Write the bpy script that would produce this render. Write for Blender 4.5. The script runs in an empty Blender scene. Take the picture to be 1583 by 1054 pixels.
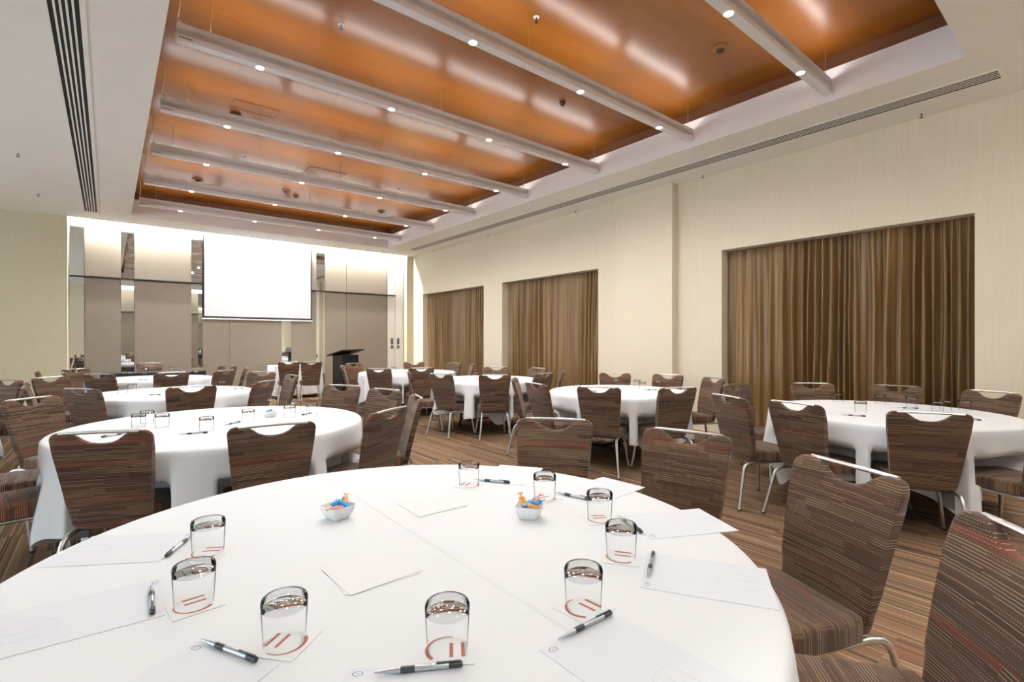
import bpy, bmesh, math, random
from mathutils import Vector, Matrix
random.seed(7)
C = bpy.context.scene.collection
PI = math.pi
sin, cos = math.sin, math.cos

# ------------------------------------------------------------------ camera, world, exposure
cam = bpy.data.objects.new('camera', bpy.data.cameras.new('camera'))
C.objects.link(cam)
cam.data.sensor_fit = 'HORIZONTAL'
cam.data.sensor_width = 36.0
cam.data.lens = 768.7 / 1583 * 36.0
cam.data.clip_start = 0.02
EYE = (0.0, 0.0, 1.34)
YAW = 0.68165
cam.location = EYE
cam.rotation_euler = (PI / 2, 0, -YAW)
bpy.context.scene.camera = cam
DAY = 6.5
wd = bpy.data.worlds.new('world'); bpy.context.scene.world = wd
wd.use_nodes = True
wd.node_tree.nodes['Background'].inputs[0].default_value = (0.80, 0.91, 1.0, 1)     # overcast sky as fill through the added left windows
wd.node_tree.nodes['Background'].inputs[1].default_value = DAY
vs = bpy.context.scene.view_settings
vs.view_transform = 'Standard'; vs.look = 'None'; vs.gamma = 1.0
vs.use_curve_mapping = False
vs.exposure = 0.08
SPOT_W, SPOT_COL = 38.0, (1.0, 0.975, 0.945)      # each downlight in the beams
TUBE_E, TUBE_COL = 20.0, (1.0, 0.96, 0.91)      # battens on top of the beams
WASH_E, WASH_COL = 640.0, (1.0, 0.97, 0.92)      # tubes in the slots above the end walls
FILL_W = 40.0                                   # added fill lights in the lower ceiling, out of view

# ------------------------------------------------------------------ helpers
def px(x, y, z):
    """where a point falls across the picture: only used to count things from the left in labels"""
    d = x * sin(YAW) + y * cos(YAW)
    return (x * cos(YAW) - y * sin(YAW)) / max(d, 1e-3)

def finish(me, smooth=True, ang=38):
    if smooth:
        for p in me.polygons: p.use_smooth = True
        me.set_sharp_from_angle(angle=math.radians(ang))

def obj(name, bm, mat, parent=None, smooth=True, ang=38):
    me = bpy.data.meshes.new(name)
    bmesh.ops.recalc_face_normals(bm, faces=bm.faces)
    bm.to_mesh(me); bm.free()
    finish(me, smooth, ang)
    o = bpy.data.objects.new(name, me); C.objects.link(o)
    if mat: me.materials.append(mat)
    if parent: o.parent = parent
    return o

def tag(o, label, cat, group=None):
    o['label'] = label; o['category'] = cat
    if group: o['group'] = group
    return o

def thing(name, label, cat, loc=(0, 0, 0), rz=0.0, group=None):
    o = bpy.data.objects.new(name, None); C.objects.link(o)
    o.empty_display_size = 0.1
    o.location = loc; o.rotation_euler = (0, 0, rz)
    return tag(o, label, cat, group)

def struct(name, bm, mat, smooth=False):
    o = obj(name, bm, mat, None, smooth); o['kind'] = 'structure'; return o

def copy_tree(o, parent=None):
    c = o.copy(); C.objects.link(c)
    if parent: c.parent = parent
    for ch in list(o.children): copy_tree(ch, c)
    return c

def NB(): return bmesh.new()

def box(bm, x0, x1, y0, y1, z0, z1, bev=0.0, seg=1):
    r = bmesh.ops.create_cube(bm, size=1)
    for v in r['verts']:
        v.co = Vector(((x0 + x1) / 2 + v.co.x * (x1 - x0), (y0 + y1) / 2 + v.co.y * (y1 - y0), (z0 + z1) / 2 + v.co.z * (z1 - z0)))
    if bev:
        es = list({e for v in r['verts'] for e in v.link_edges})
        bmesh.ops.bevel(bm, geom=es, offset=bev, segments=seg, affect='EDGES', profile=0.5)
    return bm

def tube(bm, pts, r, n=8, flat=1.0, cap=True):
    pts = [Vector(p) for p in pts]
    rings = []; up = None
    for i, p in enumerate(pts):
        t = (pts[min(i + 1, len(pts) - 1)] - pts[max(i - 1, 0)]).normalized()
        if up is None:
            up = Vector((0, 0, 1)) if abs(t.z) < 0.9 else Vector((1, 0, 0))
        a = (up - t * up.dot(t)).normalized(); b = t.cross(a); up = a
        rr = r[i] if isinstance(r, (list, tuple)) else r
        rings.append([bm.verts.new(p + a * cos(2 * PI * k / n) * rr + b * sin(2 * PI * k / n) * rr * flat) for k in range(n)])
    for i in range(len(rings) - 1):
        for k in range(n):
            bm.faces.new((rings[i][k], rings[i][(k + 1) % n], rings[i + 1][(k + 1) % n], rings[i + 1][k]))
    if cap:
        bm.faces.new(rings[0][::-1]); bm.faces.new(rings[-1])
    return bm

def lathe(bm, prof, n=24, cx=0, cy=0, cz=0):
    """prof: (radius, z) list; radius 0 closes"""
    rings = []
    for r, z in prof:
        if r < 1e-6: rings.append([bm.verts.new((cx, cy, cz + z))])
        else: rings.append([bm.verts.new((cx + r * cos(2 * PI * k / n), cy + r * sin(2 * PI * k / n), cz + z)) for k in range(n)])
    for A, B in zip(rings, rings[1:]):
        for k in range(n):
            k2 = (k + 1) % n
            if len(A) == 1 and len(B) == 1: continue
            if len(A) == 1: bm.faces.new((A[0], B[k], B[k2]))
            elif len(B) == 1: bm.faces.new((A[k], A[k2], B[0]))
            else: bm.faces.new((A[k], A[k2], B[k2], B[k]))
    return bm

def ordinal(i): return ['first', 'second', 'third', 'fourth', 'fifth', 'sixth', 'seventh', 'eighth', 'ninth', 'tenth', 'eleventh', 'twelfth'][i]

# ------------------------------------------------------------------ materials
class N:
    def __init__(s, name):
        s.m = bpy.data.materials.new(name); s.m.use_nodes = True
        s.t = s.m.node_tree; s.b = s.t.nodes['Principled BSDF']
    def n(s, typ, **k):
        nd = s.t.nodes.new(typ)
        for a, v in k.items(): setattr(nd, a, v)
        return nd
    def l(s, a, b): s.t.links.new(a, b)
    def math(s, op, a, b=None, c=None):
        nd = s.n('ShaderNodeMath', operation=op)
        for i, v in enumerate((a, b, c)):
            if v is None: continue
            if isinstance(v, (int, float)): nd.inputs[i].default_value = v
            else: s.l(v, nd.inputs[i])
        return nd.outputs[0]
    def white(s, *v):
        nd = s.n('ShaderNodeTexWhiteNoise', noise_dimensions='3D')
        cb = s.n('ShaderNodeCombineXYZ')
        for i, a in enumerate(v):
            if isinstance(a, (int, float)): cb.inputs[i].default_value = a
            else: s.l(a, cb.inputs[i])
        s.l(cb.outputs[0], nd.inputs['Vector']); return nd.outputs['Value']
    def ramp(s, fac, stops, const=False):
        nd = s.n('ShaderNodeValToRGB')
        cr = nd.color_ramp; cr.interpolation = 'CONSTANT' if const else 'LINEAR'
        while len(cr.elements) < len(stops): cr.elements.new(0.5)
        for e, (p, c) in zip(cr.elements, stops): e.position = p; e.color = (*c, 1)
        s.l(fac, nd.inputs[0]); return nd.outputs[0]
    def mix(s, fac, a, b, mode='MIX'):
        nd = s.n('ShaderNodeMix', data_type='RGBA', blend_type=mode)
        for i, v in ((0, fac), (6, a), (7, b)):
            if isinstance(v, (int, float)): nd.inputs[i].default_value = v
            elif isinstance(v, tuple): nd.inputs[i].default_value = (*v, 1)
            else: s.l(v, nd.inputs[i])
        return nd.outputs[2]
    def coord(s):
        tc = s.n('ShaderNodeTexCoord'); sp = s.n('ShaderNodeSeparateXYZ')
        s.l(tc.outputs['Object'], sp.inputs[0]); return tc.outputs['Object'], sp.outputs

def simple(name, col, rough=0.5, metal=0.0, noise=0.0, scale=30, bump=0.0, spec=None, coat=0.0, stretch=(1, 1, 1)):
    k = N(name); b = k.b
    b.inputs['Base Color'].default_value = (*col, 1)
    b.inputs['Roughness'].default_value = rough; b.inputs['Metallic'].default_value = metal
    if spec is not None: b.inputs['Specular IOR Level'].default_value = spec
    if coat: b.inputs['Coat Weight'].default_value = coat; b.inputs['Coat Roughness'].default_value = 0.1
    if noise or bump:
        tc = k.n('ShaderNodeTexCoord'); mp = k.n('ShaderNodeMapping'); mp.inputs['Scale'].default_value = stretch
        k.l(tc.outputs['Object'], mp.inputs[0])
        nz = k.n('ShaderNodeTexNoise'); nz.inputs['Scale'].default_value = scale; nz.inputs['Detail'].default_value = 4
        k.l(mp.outputs[0], nz.inputs['Vector'])
        if noise:
            lo = tuple(c * (1 - noise) for c in col); hi = tuple(min(1, c * (1 + noise)) for c in col)
            k.l(k.ramp(nz.outputs[0], [(0.3, lo), (0.7, hi)]), b.inputs['Base Color'])
        if bump:
            bp = k.n('ShaderNodeBump'); bp.inputs['Strength'].default_value = bump; bp.inputs['Distance'].default_value = 0.01
            k.l(nz.outputs[0], bp.inputs['Height']); k.l(bp.outputs[0], b.inputs['Normal'])
    return k.m

def emit(name, col, e):
    k = N(name); b = k.b
    b.inputs['Base Color'].default_value = (0.9, 0.9, 0.9, 1)
    b.inputs['Emission Color'].default_value = (*col, 1); b.inputs['Emission Strength'].default_value = e
    return k.m

M = {}
M['ceiling'] = simple('ceiling_paint', (0.88, 0.86, 0.81), 0.75, noise=0.015, scale=3)
M['tray'] = simple('tray_paint', (0.88, 0.86, 0.87), 0.6, noise=0.015, scale=3)
M['beam'] = simple('beam_paint', (0.88, 0.87, 0.89), 0.5, noise=0.015, scale=3)
M['wall'] = simple('wall_paper', (0.74, 0.665, 0.525), 0.8, noise=0.03, scale=14, stretch=(4, 4, 0.25), bump=0.04)
M['wall_olive'] = simple('wall_paper_olive', (0.60, 0.555, 0.39), 0.8, noise=0.03, scale=14, stretch=(4, 4, 0.25), bump=0.04)
M['white_wall'] = simple('white_wall_paint', (0.80, 0.78, 0.74), 0.6, noise=0.01, scale=4)
M['panel'] = simple('panel_fabric', (0.29, 0.245, 0.195), 0.75, noise=0.05, scale=30, stretch=(6, 6, 0.3), bump=0.05)
M['mirror'] = simple('mirror_glass', (0.80, 0.84, 0.82), 0.015, 1.0)
M['rail'] = simple('dark_rail_metal', (0.035, 0.036, 0.04), 0.35, 0.6)
M['black'] = simple('black_plastic', (0.012, 0.012, 0.013), 0.5)
M['slot'] = simple('vent_dark', (0.012, 0.012, 0.012), 0.8)
M['screen'] = simple('screen_cloth', (0.80, 0.81, 0.84), 0.7, noise=0.02, scale=6)
M['alu'] = simple('brushed_aluminium', (0.70, 0.71, 0.71), 0.3, 1.0, noise=0.05, scale=60)
M['chrome'] = simple('chrome', (0.8, 0.8, 0.8), 0.12, 1.0)
M['silver'] = simple('pen_silver', (0.55, 0.60, 0.64), 0.28, 0.85)
M['pen_dark'] = simple('pen_dark', (0.025, 0.035, 0.042), 0.35)
M['paper'] = simple('paper', (0.715, 0.745, 0.805), 0.7, noise=0.006, scale=20)
M['watermark'] = simple('paper_watermark', (0.63, 0.69, 0.775), 0.7)
M['card'] = simple('coaster_card', (0.765, 0.775, 0.80), 0.7, noise=0.006, scale=20)
M['ink_blue'] = simple('ink_blue', (0.05, 0.14, 0.30), 0.6)
M['ink_red'] = simple('ink_red', (0.42, 0.12, 0.075), 0.6)
M['porcelain'] = simple('porcelain', (0.84, 0.86, 0.88), 0.15, coat=0.4)
M['candy_blue'] = simple('foil_blue', (0.02, 0.32, 0.75), 0.3, noise=0.25, scale=60)
M['candy_orange'] = simple('foil_orange', (0.85, 0.42, 0.14), 0.35, noise=0.25, scale=60)
M['candy_pink'] = simple('foil_pink', (0.80, 0.40, 0.36), 0.35, noise=0.25, scale=60)
M['candy_cream'] = simple('foil_cream', (0.86, 0.72, 0.50), 0.35, noise=0.2, scale=60)
M['board'] = simple('tabletop_board', (0.25, 0.2, 0.15), 0.6, noise=0.1)
M['frame'] = simple('table_frame_black', (0.02, 0.02, 0.022), 0.4, 0.5)
M['lectern'] = simple('lectern_black', (0.012, 0.011, 0.011), 0.4, noise=0.2, scale=8)
M['black_cloth'] = simple('black_table_linen', (0.018, 0.018, 0.018), 0.8, noise=0.1)
M['socket'] = simple('switch_plate', (0.10, 0.12, 0.13), 0.4)
M['cable'] = simple('cable_grey', (0.30, 0.20, 0.10), 0.6)
M['detector'] = simple('detector_plastic', (0.30, 0.13, 0.04), 0.5)
M['dark_red'] = simple('detector_dark', (0.06, 0.02, 0.012), 0.5)
M['tube'] = emit('batten_tube', TUBE_COL, TUBE_E)
M['wash'] = emit('wash_tube', WASH_COL, WASH_E)
M['bulb'] = emit('downlight_bulb', (1, 0.93, 0.82), 60.0)

def thin_glass_mat(name, tint, ior):
    k = N(name); t = k.t; out = t.nodes['Material Output']
    tr = k.n('ShaderNodeBsdfTransparent'); tr.inputs[0].default_value = tint
    gl = k.n('ShaderNodeBsdfGlossy'); gl.inputs['Roughness'].default_value = 0.02
    fr = k.n('ShaderNodeFresnel'); fr.inputs[0].default_value = ior
    mx = k.n('ShaderNodeMixShader'); k.l(fr.outputs[0], mx.inputs[0]); k.l(tr.outputs[0], mx.inputs[1]); k.l(gl.outputs[0], mx.inputs[2])
    k.l(mx.outputs[0], out.inputs['Surface']); t.nodes.remove(k.b)
    return k.m
M['thin_glass'] = thin_glass_mat('thin_glass', (0.975, 0.98, 0.98, 1), 1.06)
M['base_glass'] = thin_glass_mat('base_glass', (0.88, 0.895, 0.90, 1), 1.22)

def copper_mat():
    k = N('copper_ceiling_lacquer'); b = k.b
    tc = k.n('ShaderNodeTexCoord'); mp = k.n('ShaderNodeMapping'); mp.inputs['Scale'].default_value = (0.5, 3, 1)
    k.l(tc.outputs['Object'], mp.inputs[0])
    nz = k.n('ShaderNodeTexNoise'); nz.inputs['Scale'].default_value = 2.5; nz.inputs['Detail'].default_value = 6
    k.l(mp.outputs[0], nz.inputs['Vector'])
    k.l(k.ramp(nz.outputs[0], [(0.3, (0.26, 0.084, 0.009)), (0.7, (0.30, 0.102, 0.012))]), b.inputs['Base Color'])
    b.inputs['Roughness'].default_value = 0.27
    b.inputs['Metallic'].default_value = 0.0
    b.inputs['Specular IOR Level'].default_value = 0.5
    n2 = k.n('ShaderNodeTexNoise'); n2.inputs['Scale'].default_value = 260
    k.l(tc.outputs['Object'], n2.inputs['Vector'])
    bp = k.n('ShaderNodeBump'); bp.inputs['Strength'].default_value = 0.12; bp.inputs['Distance'].default_value = 0.002
    k.l(n2.outputs[0], bp.inputs['Height']); k.l(bp.outputs[0], b.inputs['Normal'])
    return k.m
M['copper'] = copper_mat()
M['frieze'] = simple('copper_frieze', (0.20, 0.075, 0.03), 0.4)

def carpet_mat():
    k = N('striped_carpet'); b = k.b
    vec, (x, y, z) = k.coord()
    # broad blocks with own offset, so the stripe ends line up across the room in steps
    col = k.math('FLOOR', k.math('MULTIPLY', x, 1 / 0.31))
    shift = k.white(col, 5.0, 0.0)
    row = k.math('FLOOR', k.math('ADD', k.math('MULTIPLY', y, 1 / 0.95), k.math('MULTIPLY', shift, 2.0)))
    f1 = k.math('FLOOR', k.math('MULTIPLY', x, 1 / 0.055))
    f2 = k.math('FLOOR', k.math('MULTIPLY', x, 1 / 0.021))
    f3 = k.math('FLOOR', k.math('MULTIPLY', x, 1 / 0.0085))
    r1 = k.white(f1, row, 1.0); r2 = k.white(f2, row, 2.0); r3 = k.white(f3, row, 3.0)
    base = k.ramp(r1, [(0.0, (0.20, 0.125, 0.072)), (0.35, (0.165, 0.10, 0.058)), (0.6, (0.24, 0.16, 0.095)), (0.85, (0.13, 0.072, 0.046))], True)
    mid = k.ramp(r2, [(0.0, (0.16, 0.095, 0.055)), (0.45, (0.25, 0.155, 0.085)), (0.74, (0.075, 0.046, 0.033)), (0.9, (0.20, 0.10, 0.06))], True)
    c = k.mix(0.5, base, mid)
    thin = k.ramp(r3, [(0.0, (0.2, 0.12, 0.07)), (0.72, (0.035, 0.024, 0.019)), (0.87, (0.36, 0.28, 0.19)), (0.95, (0.24, 0.09, 0.05))], True)
    has = k.math('GREATER_THAN', r3, 0.72)
    c = k.mix(k.math('MULTIPLY', has, 0.75), c, thin)
    nz = k.n('ShaderNodeTexNoise'); nz.inputs['Scale'].default_value = 220; nz.inputs['Detail'].default_value = 3
    k.l(vec, nz.inputs['Vector'])
    c = k.mix(0.35, c, k.ramp(nz.outputs[0], [(0.3, (0.35, 0.35, 0.35)), (0.7, (1, 1, 1))]), 'MULTIPLY')
    k.l(c, b.inputs['Base Color'])
    b.inputs['Roughness'].default_value = 0.9; b.inputs['Specular IOR Level'].default_value = 0.15
    bp = k.n('ShaderNodeBump'); bp.inputs['Strength'].default_value = 0.3; bp.inputs['Distance'].default_value = 0.004
    k.l(nz.outputs[0], bp.inputs['Height']); k.l(bp.outputs[0], b.inputs['Normal'])
    return k.m
M['carpet'] = carpet_mat()

def fabric_mat(name, axis):
    """woven stripes along the width of the chair; axis is the coordinate the stripes step along"""
    k = N(name); b = k.b
    vec, (x, y, z) = k.coord()
    s = z if axis == 'z' else y
    oi = k.n('ShaderNodeObjectInfo')
    wob = k.n('ShaderNodeTexNoise'); wob.inputs['Scale'].default_value = 3.0
    k.l(vec, wob.inputs['Vector'])
    s = k.math('ADD', s, k.math('MULTIPLY', oi.outputs['Random'], 7.3))
    s = k.math('ADD', s, k.math('MULTIPLY', wob.outputs[0], 0.02))
    seg = k.math('ADD', x, k.math('MULTIPLY', k.white(k.math('FLOOR', k.math('MULTIPLY', s, 40)), 3.0, 0.0), 0.6))
    b1 = k.white(k.math('FLOOR', k.math('MULTIPLY', s, 42)), k.math('FLOOR', k.math('MULTIPLY', seg, 1.6)), 1.0)
    base = k.ramp(b1, [(0.0, (0.090, 0.046, 0.029)), (0.35, (0.062, 0.034, 0.023)), (0.6, (0.100, 0.060, 0.036)), (0.80, (0.078, 0.047, 0.033)), (0.94, (0.145, 0.045, 0.028))], True)
    ln = k.math('MULTIPLY', s, 118)
    lid = k.math('FLOOR', ln); lf = k.math('FRACT', ln)
    pres = k.white(lid, k.math('FLOOR', k.math('MULTIPLY', seg, 5.0)), 7.0)
    on = k.math('MULTIPLY', k.math('LESS_THAN', lf, 0.20), k.math('GREATER_THAN', pres, 0.30))
    dotreg = k.math('GREATER_THAN', k.white(k.math('FLOOR', k.math('MULTIPLY', s, 17)), k.math('FLOOR', k.math('MULTIPLY', seg, 4.0)), 9.0), 0.55)
    dots = k.math('LESS_THAN', k.math('FRACT', k.math('MULTIPLY', x, 125)), 0.45)
    gate = k.math('MAXIMUM', k.math('SUBTRACT', 1.0, dotreg), dots)
    on = k.math('MULTIPLY', on, gate)
    c = k.mix(k.math('MULTIPLY', on, 0.8), base, (0.42, 0.32, 0.21))
    k.l(c, b.inputs['Base Color'])
    b.inputs['Roughness'].default_value = 0.85; b.inputs['Specular IOR Level'].default_value = 0.2
    b.inputs['Sheen Weight'].default_value = 0.15
    bp = k.n('ShaderNodeBump'); bp.inputs['Strength'].default_value = 0.25; bp.inputs['Distance'].default_value = 0.002
    k.l(lf, bp.inputs['Height']); k.l(bp.outputs[0], b.inputs['Normal'])
    return k.m
M['fab_back'] = fabric_mat('striped_chair_fabric_back', 'z')
M['fab_seat'] = fabric_mat('striped_chair_fabric_seat', 'y')

def linen_mat():
    k = N('white_table_linen'); b = k.b
    vec, (x, y, z) = k.coord()
    b.inputs['Base Color'].default_value = (0.75, 0.775, 0.81, 1)
    b.inputs['Roughness'].default_value = 0.75; b.inputs['Sheen Weight'].default_value = 0.1
    # ironed fold across the top plus a fine weave
    d = k.math('ABSOLUTE', k.math('SUBTRACT', x, 0.075))
    ridge = k.math('MAXIMUM', k.math('SUBTRACT', 1.0, k.math('MULTIPLY', d, 140.0)), 0.0)
    nz = k.n('ShaderNodeTexNoise'); nz.inputs['Scale'].default_value = 4; nz.inputs['Detail'].default_value = 3
    k.l(vec, nz.inputs['Vector'])
    h = k.math('ADD', k.math('MULTIPLY', ridge, 0.6), k.math('MULTIPLY', nz.outputs[0], 0.5))
    bp = k.n('ShaderNodeBump'); bp.inputs['Strength'].default_value = 0.5; bp.inputs['Distance'].default_value = 0.01
    k.l(h, bp.inputs['Height']); k.l(bp.outputs[0], b.inputs['Normal'])
    return k.m
M['linen'] = linen_mat()

def curtain_mat():
    k = N('bronze_satin_curtain'); b = k.b
    vec, (x, y, z) = k.coord()
    nz = k.n('ShaderNodeTexNoise'); nz.inputs['Scale'].default_value = 9; nz.inputs['Detail'].default_value = 3
    mp = k.n('ShaderNodeMapping'); mp.inputs['Scale'].default_value = (1, 1, 0.03)
    k.l(vec, mp.inputs[0]); k.l(mp.outputs[0], nz.inputs['Vector'])
    k.l(k.ramp(nz.outputs[0], [(0.35, (0.175, 0.096, 0.034)), (0.65, (0.275, 0.168, 0.064))]), b.inputs['Base Color'])
    b.inputs['Roughness'].default_value = 0.34; b.inputs['Specular IOR Level'].default_value = 0.6
    return k.m
M['curtain'] = curtain_mat()

# ------------------------------------------------------------------ the room
X0, X1 = -6.4, 6.9            # left and right wall
Y0, Y1 = -1.5, 13.05          # rear and back wall
H = 3.78                      # lower ceiling
TX0, TX1, TY0, TY1 = 0.34, 5.71, 0.86, 12.2     # ceiling tray
ZF, ZC = 4.11, 4.285           # top of white fascia, copper ceiling
SL = 0.20                     # depth of the light slot above the end walls

struct('floor', box(NB(), X0 - .2, X1 + .6, Y0 - .4, Y1 + .5, -0.05, 0), M['carpet'])

bm = NB()
box(bm, X0, TX0, Y0, Y1, H, H + .01)
box(bm, TX1, X1, Y0, Y1, H, H + .01)
box(bm, TX0, TX1, Y0, TY0, H, H + .01)
box(bm, TX0, TX1, TY1, Y1, H, H + .01)
struct('ceiling', bm, M['ceiling'])
bm = NB()
box(bm, TX0 - .05, TX0, TY0 - .05, TY1 + .05, H + .01, ZF)
box(bm, TX1, TX1 + .05, TY0 - .05, TY1 + .05, H + .01, ZF)
box(bm, TX0, TX1, TY0 - .05, TY0, H + .01, ZF)
box(bm, TX0, TX1, TY1, TY1 + .05, H + .01, ZF)
struct('trim_1', bm, M['tray'])           # white upstand of the tray
bm = NB()
box(bm, TX0 - .22, TX0 - .17, TY0 - .2, TY1 + .2, ZF - .02, ZC)
box(bm, TX1 + .12, TX1 + .17, TY0 - .2, TY1 + .2, ZF - .02, ZC)
box(bm, TX0 - .2, TX1 + .15, TY0 - .22, TY0 - .17, ZF - .02, ZC)
box(bm, TX0 - .2, TX1 + .15, TY1 + .12, TY1 + .17, ZF - .02, ZC)
box(bm, TX0 - .2, TX0 - .05, TY0 - .2, TY1 + .15, ZF - .03, ZF - .01)
box(bm, TX1 + .05, TX1 + .15, TY0 - .2, TY1 + .15, ZF - .03, ZF - .01)
box(bm, TX0 - .05, TX1 + .05, TY0 - .2, TY0 - .05, ZF - .03, ZF - .01)
box(bm, TX0 - .05, TX1 + .05, TY1 + .05, TY1 + .15, ZF - .03, ZF - .01)
struct('trim_2', bm, M['frieze'])         # copper frieze above the upstand
struct('trim_3', box(NB(), TX0 - .25, TX1 + .2, TY0 - .25, TY1 + .2, ZC, ZC + .05), M['copper'])   # copper ceiling panel

# right wall with three floor-to-head recesses, then the pilaster
OPEN = [(0.97, 3.68), (6.02, 8.86), (9.57, 12.50)]
HEAD = 2.655
bm = NB()
ys = [Y0 - .3] + [v for o in OPEN for v in o] + [Y1 + .4]
for a, b_ in zip(ys[0::2], ys[1::2]): box(bm, X1, X1 + .30, a, b_, 0, H + .3)
for a, b_ in OPEN: box(bm, X1, X1 + .30, a, b_, HEAD, H + .3)
struct('wall_right', bm, M['wall'])
struct('trim_4', box(NB(), X1 + .31, X1 + .36, Y0, Y1, 0, H), M['wall_olive'])      # back of the recesses
struct('trim_5', box(NB(), X1 - .15, X1, 4.40, 5.52, 0, H), M['wall'])              # pilaster
bm = NB()
FILL_WIN = [(-.9, 1.7), (2.5, 5.1), (5.9, 8.5), (9.3, 11.9)]       # windows added to the left wall for cool fill, outside the picture
SILL, WHEAD = .60, 2.80
ys = [Y0 - .3] + [v for o in FILL_WIN for v in o] + [Y1 + .4]
for a, b_ in zip(ys[0::2], ys[1::2]): box(bm, X0 - .1, X0, a, b_, 0, H + .3)
for a, b_ in FILL_WIN: box(bm, X0 - .1, X0, a, b_, 0, SILL); box(bm, X0 - .1, X0, a, b_, WHEAD, H + .3)
wl = struct('wall_left', bm, M['wall_olive'])
for i, (a, b_) in enumerate(FILL_WIN):  # frame, pane and portal of each added window
    bm = NB()
    for q in (a, (a + b_) / 2 - .025, b_ - .05): box(bm, X0 - .08, X0 - .02, q, q + .05, SILL, WHEAD)
    box(bm, X0 - .08, X0 - .02, a, b_, SILL, SILL + .05); box(bm, X0 - .08, X0 - .02, a, b_, WHEAD - .05, WHEAD)
    wn = struct('added_window_%d' % (i + 1), bm, M['white_wall'])
    obj('pane', box(NB(), X0 - .052, X0 - .048, a + .05, b_ - .05, SILL + .05, WHEAD - .05), M['thin_glass'], wn, False)
    po = bpy.data.lights.new('added_window_portal', 'AREA'); po.shape = 'RECTANGLE'; po.size = b_ - a; po.size_y = WHEAD - SILL; po.cycles.is_portal = True
    lo = bpy.data.objects.new('added_window_portal', po); C.objects.link(lo)
    lo.location = (X0 - .12, (a + b_) / 2, (SILL + WHEAD) / 2); lo.rotation_euler = (PI / 2, 0, -PI / 2)

# end walls: plain corners flush with the ceiling edge, panelled middle behind a light slot
PX0, PX1 = -0.625, 6.68
def end_wall(side, yw, s):
    """yw: plane of the room end, s=+1 wall lies beyond yw, s=-1 below"""
    def bx(bm, x0, x1, d0, d1, z0, z1, bev=0.0):
        a, b_ = sorted((yw + s * d0, yw + s * d1)); return box(bm, x0, x1, a, b_, z0, z1, bev)
    bm = NB()
    bx(bm, X0, PX0, 0, .32, 0, H + .3)
    bx(bm, PX1, X1, 0, .32, 0, H + .3)
    bm2 = bm
    w = struct('wall_' + side, bm, M['wall_olive'] if side == 'back' else M['wall'])
    bm = NB(); bx(bm, PX0, PX1, SL, SL + .1, 0, H + .35)
    g = obj('panel_backing', bm, M['white_wall'], w, False)
    bm = NB(); bx(bm, PX0, PX1, -.01, SL + .1, H + .30, H + .34)
    obj('slot_lid', bm, M['white_wall'], w, False)
    D = SL - .03
    ZT, ZR = 3.64, 2.64
    strips = [('m', -.60, -.385), ('p', -.375, .20), ('m', .205, .42), ('p', .43, 1.445), ('m', 1.45, 1.665), ('p', 1.675, 2.20), ('p', 2.207, 3.35),
              ('m', 3.355, 3.57), ('p', 3.58, 4.185), ('m', 4.19, 4.405), ('p', 4.415, 4.975), ('p', 4.983, 6.13)]
    for k, a, b_ in strips:
        for z0, z1 in ((0.06, ZR - .018), (ZR + .018, ZT)):
            bm = NB(); bx(bm, a, b_, D if k == 'p' else D + .012, SL, z0, z1, .003 if k == 'p' else 0)
            obj('panel' if k == 'p' else 'mirror', bm, M['panel' if k == 'p' else 'mirror'], w, False)
    bm = NB(); bx(bm, PX0 + .02, 6.40, D - .032, SL, ZR - .014, ZR + .014)
    obj('rail', bm, M['rail'], w, False)
    bm = NB(); bx(bm, 6.135, 6.16, D - .006, SL, 0.06, ZT)
    obj('door_jamb', bm, M['rail'] if side != 'back' else M['panel'], w, False)
    for a, b_ in ((6.165, 6.392), (6.402, 6.64)):
        bm = NB(); bx(bm, a, b_, D - .004, SL, 0.02, ZT, .003)
        d = obj('door_leaf', bm, M['white_wall'], w, False)
        cx = (a + b_) / 2 + (.02 if a < 6.2 else -.03)
        for zz, hh in ((1.33, .09), (1.17, .045)):
            bm = NB(); bx(bm, cx - .04, cx + .04, D - .016, D - .004, zz - hh, zz + hh, .004)
            obj('switch_plate', bm, M['socket'], d, False)
    bm = NB(); tube(bm, [(PX0 + .05, yw + s * .055, H + .11), (PX1 - .05, yw + s * .055, H + .11)], .016, 8)
    obj('wash_lamp', bm, M['wash'], w)
    return w
wb = end_wall('back', Y1, 1)
wr = end_wall('rear', Y0, -1)

# ------------------------------------------------------------------ ceiling vents
def vent(x0, x1, y0, y1, label, n):
    t = thing('air_vent', label, 'vent', ((x0 + x1) / 2, (y0 + y1) / 2, H), 0, 'linear air vents in the lower ceiling')
    w = (x1 - x0) / 2; l = (y1 - y0) / 2
    bm = NB()
    box(bm, -w - .035, -w, -l - .03, l + .03, -.006, 0); box(bm, w, w + .035, -l - .03, l + .03, -.006, 0)
    box(bm, -w, w, -l - .03, -l, -.006, 0); box(bm, -w, w, l, l + .03, -.006, 0)
    obj('frame', bm, M['ceiling'], t, False)
    obj('backing', box(NB(), -w, w, -l, l, -.0015, -.0005), M['slot'], t, False)
    step = 2 * w / n
    for i in range(1, n):
        bm = NB(); box(bm, -w + i * step - step * .2, -w + i * step + step * .2, -l, l, -.003, -.001)
        obj('slat', bm, M['ceiling'], t, False)
vent(-.345, -.165, -1.2, 12.28, 'long slotted air vent in the lower ceiling left of the copper tray', 5)
vent(6.22, 6.42, .72, 12.05, 'long slotted air vent in the lower ceiling above the curtained right wall', 5)

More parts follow.
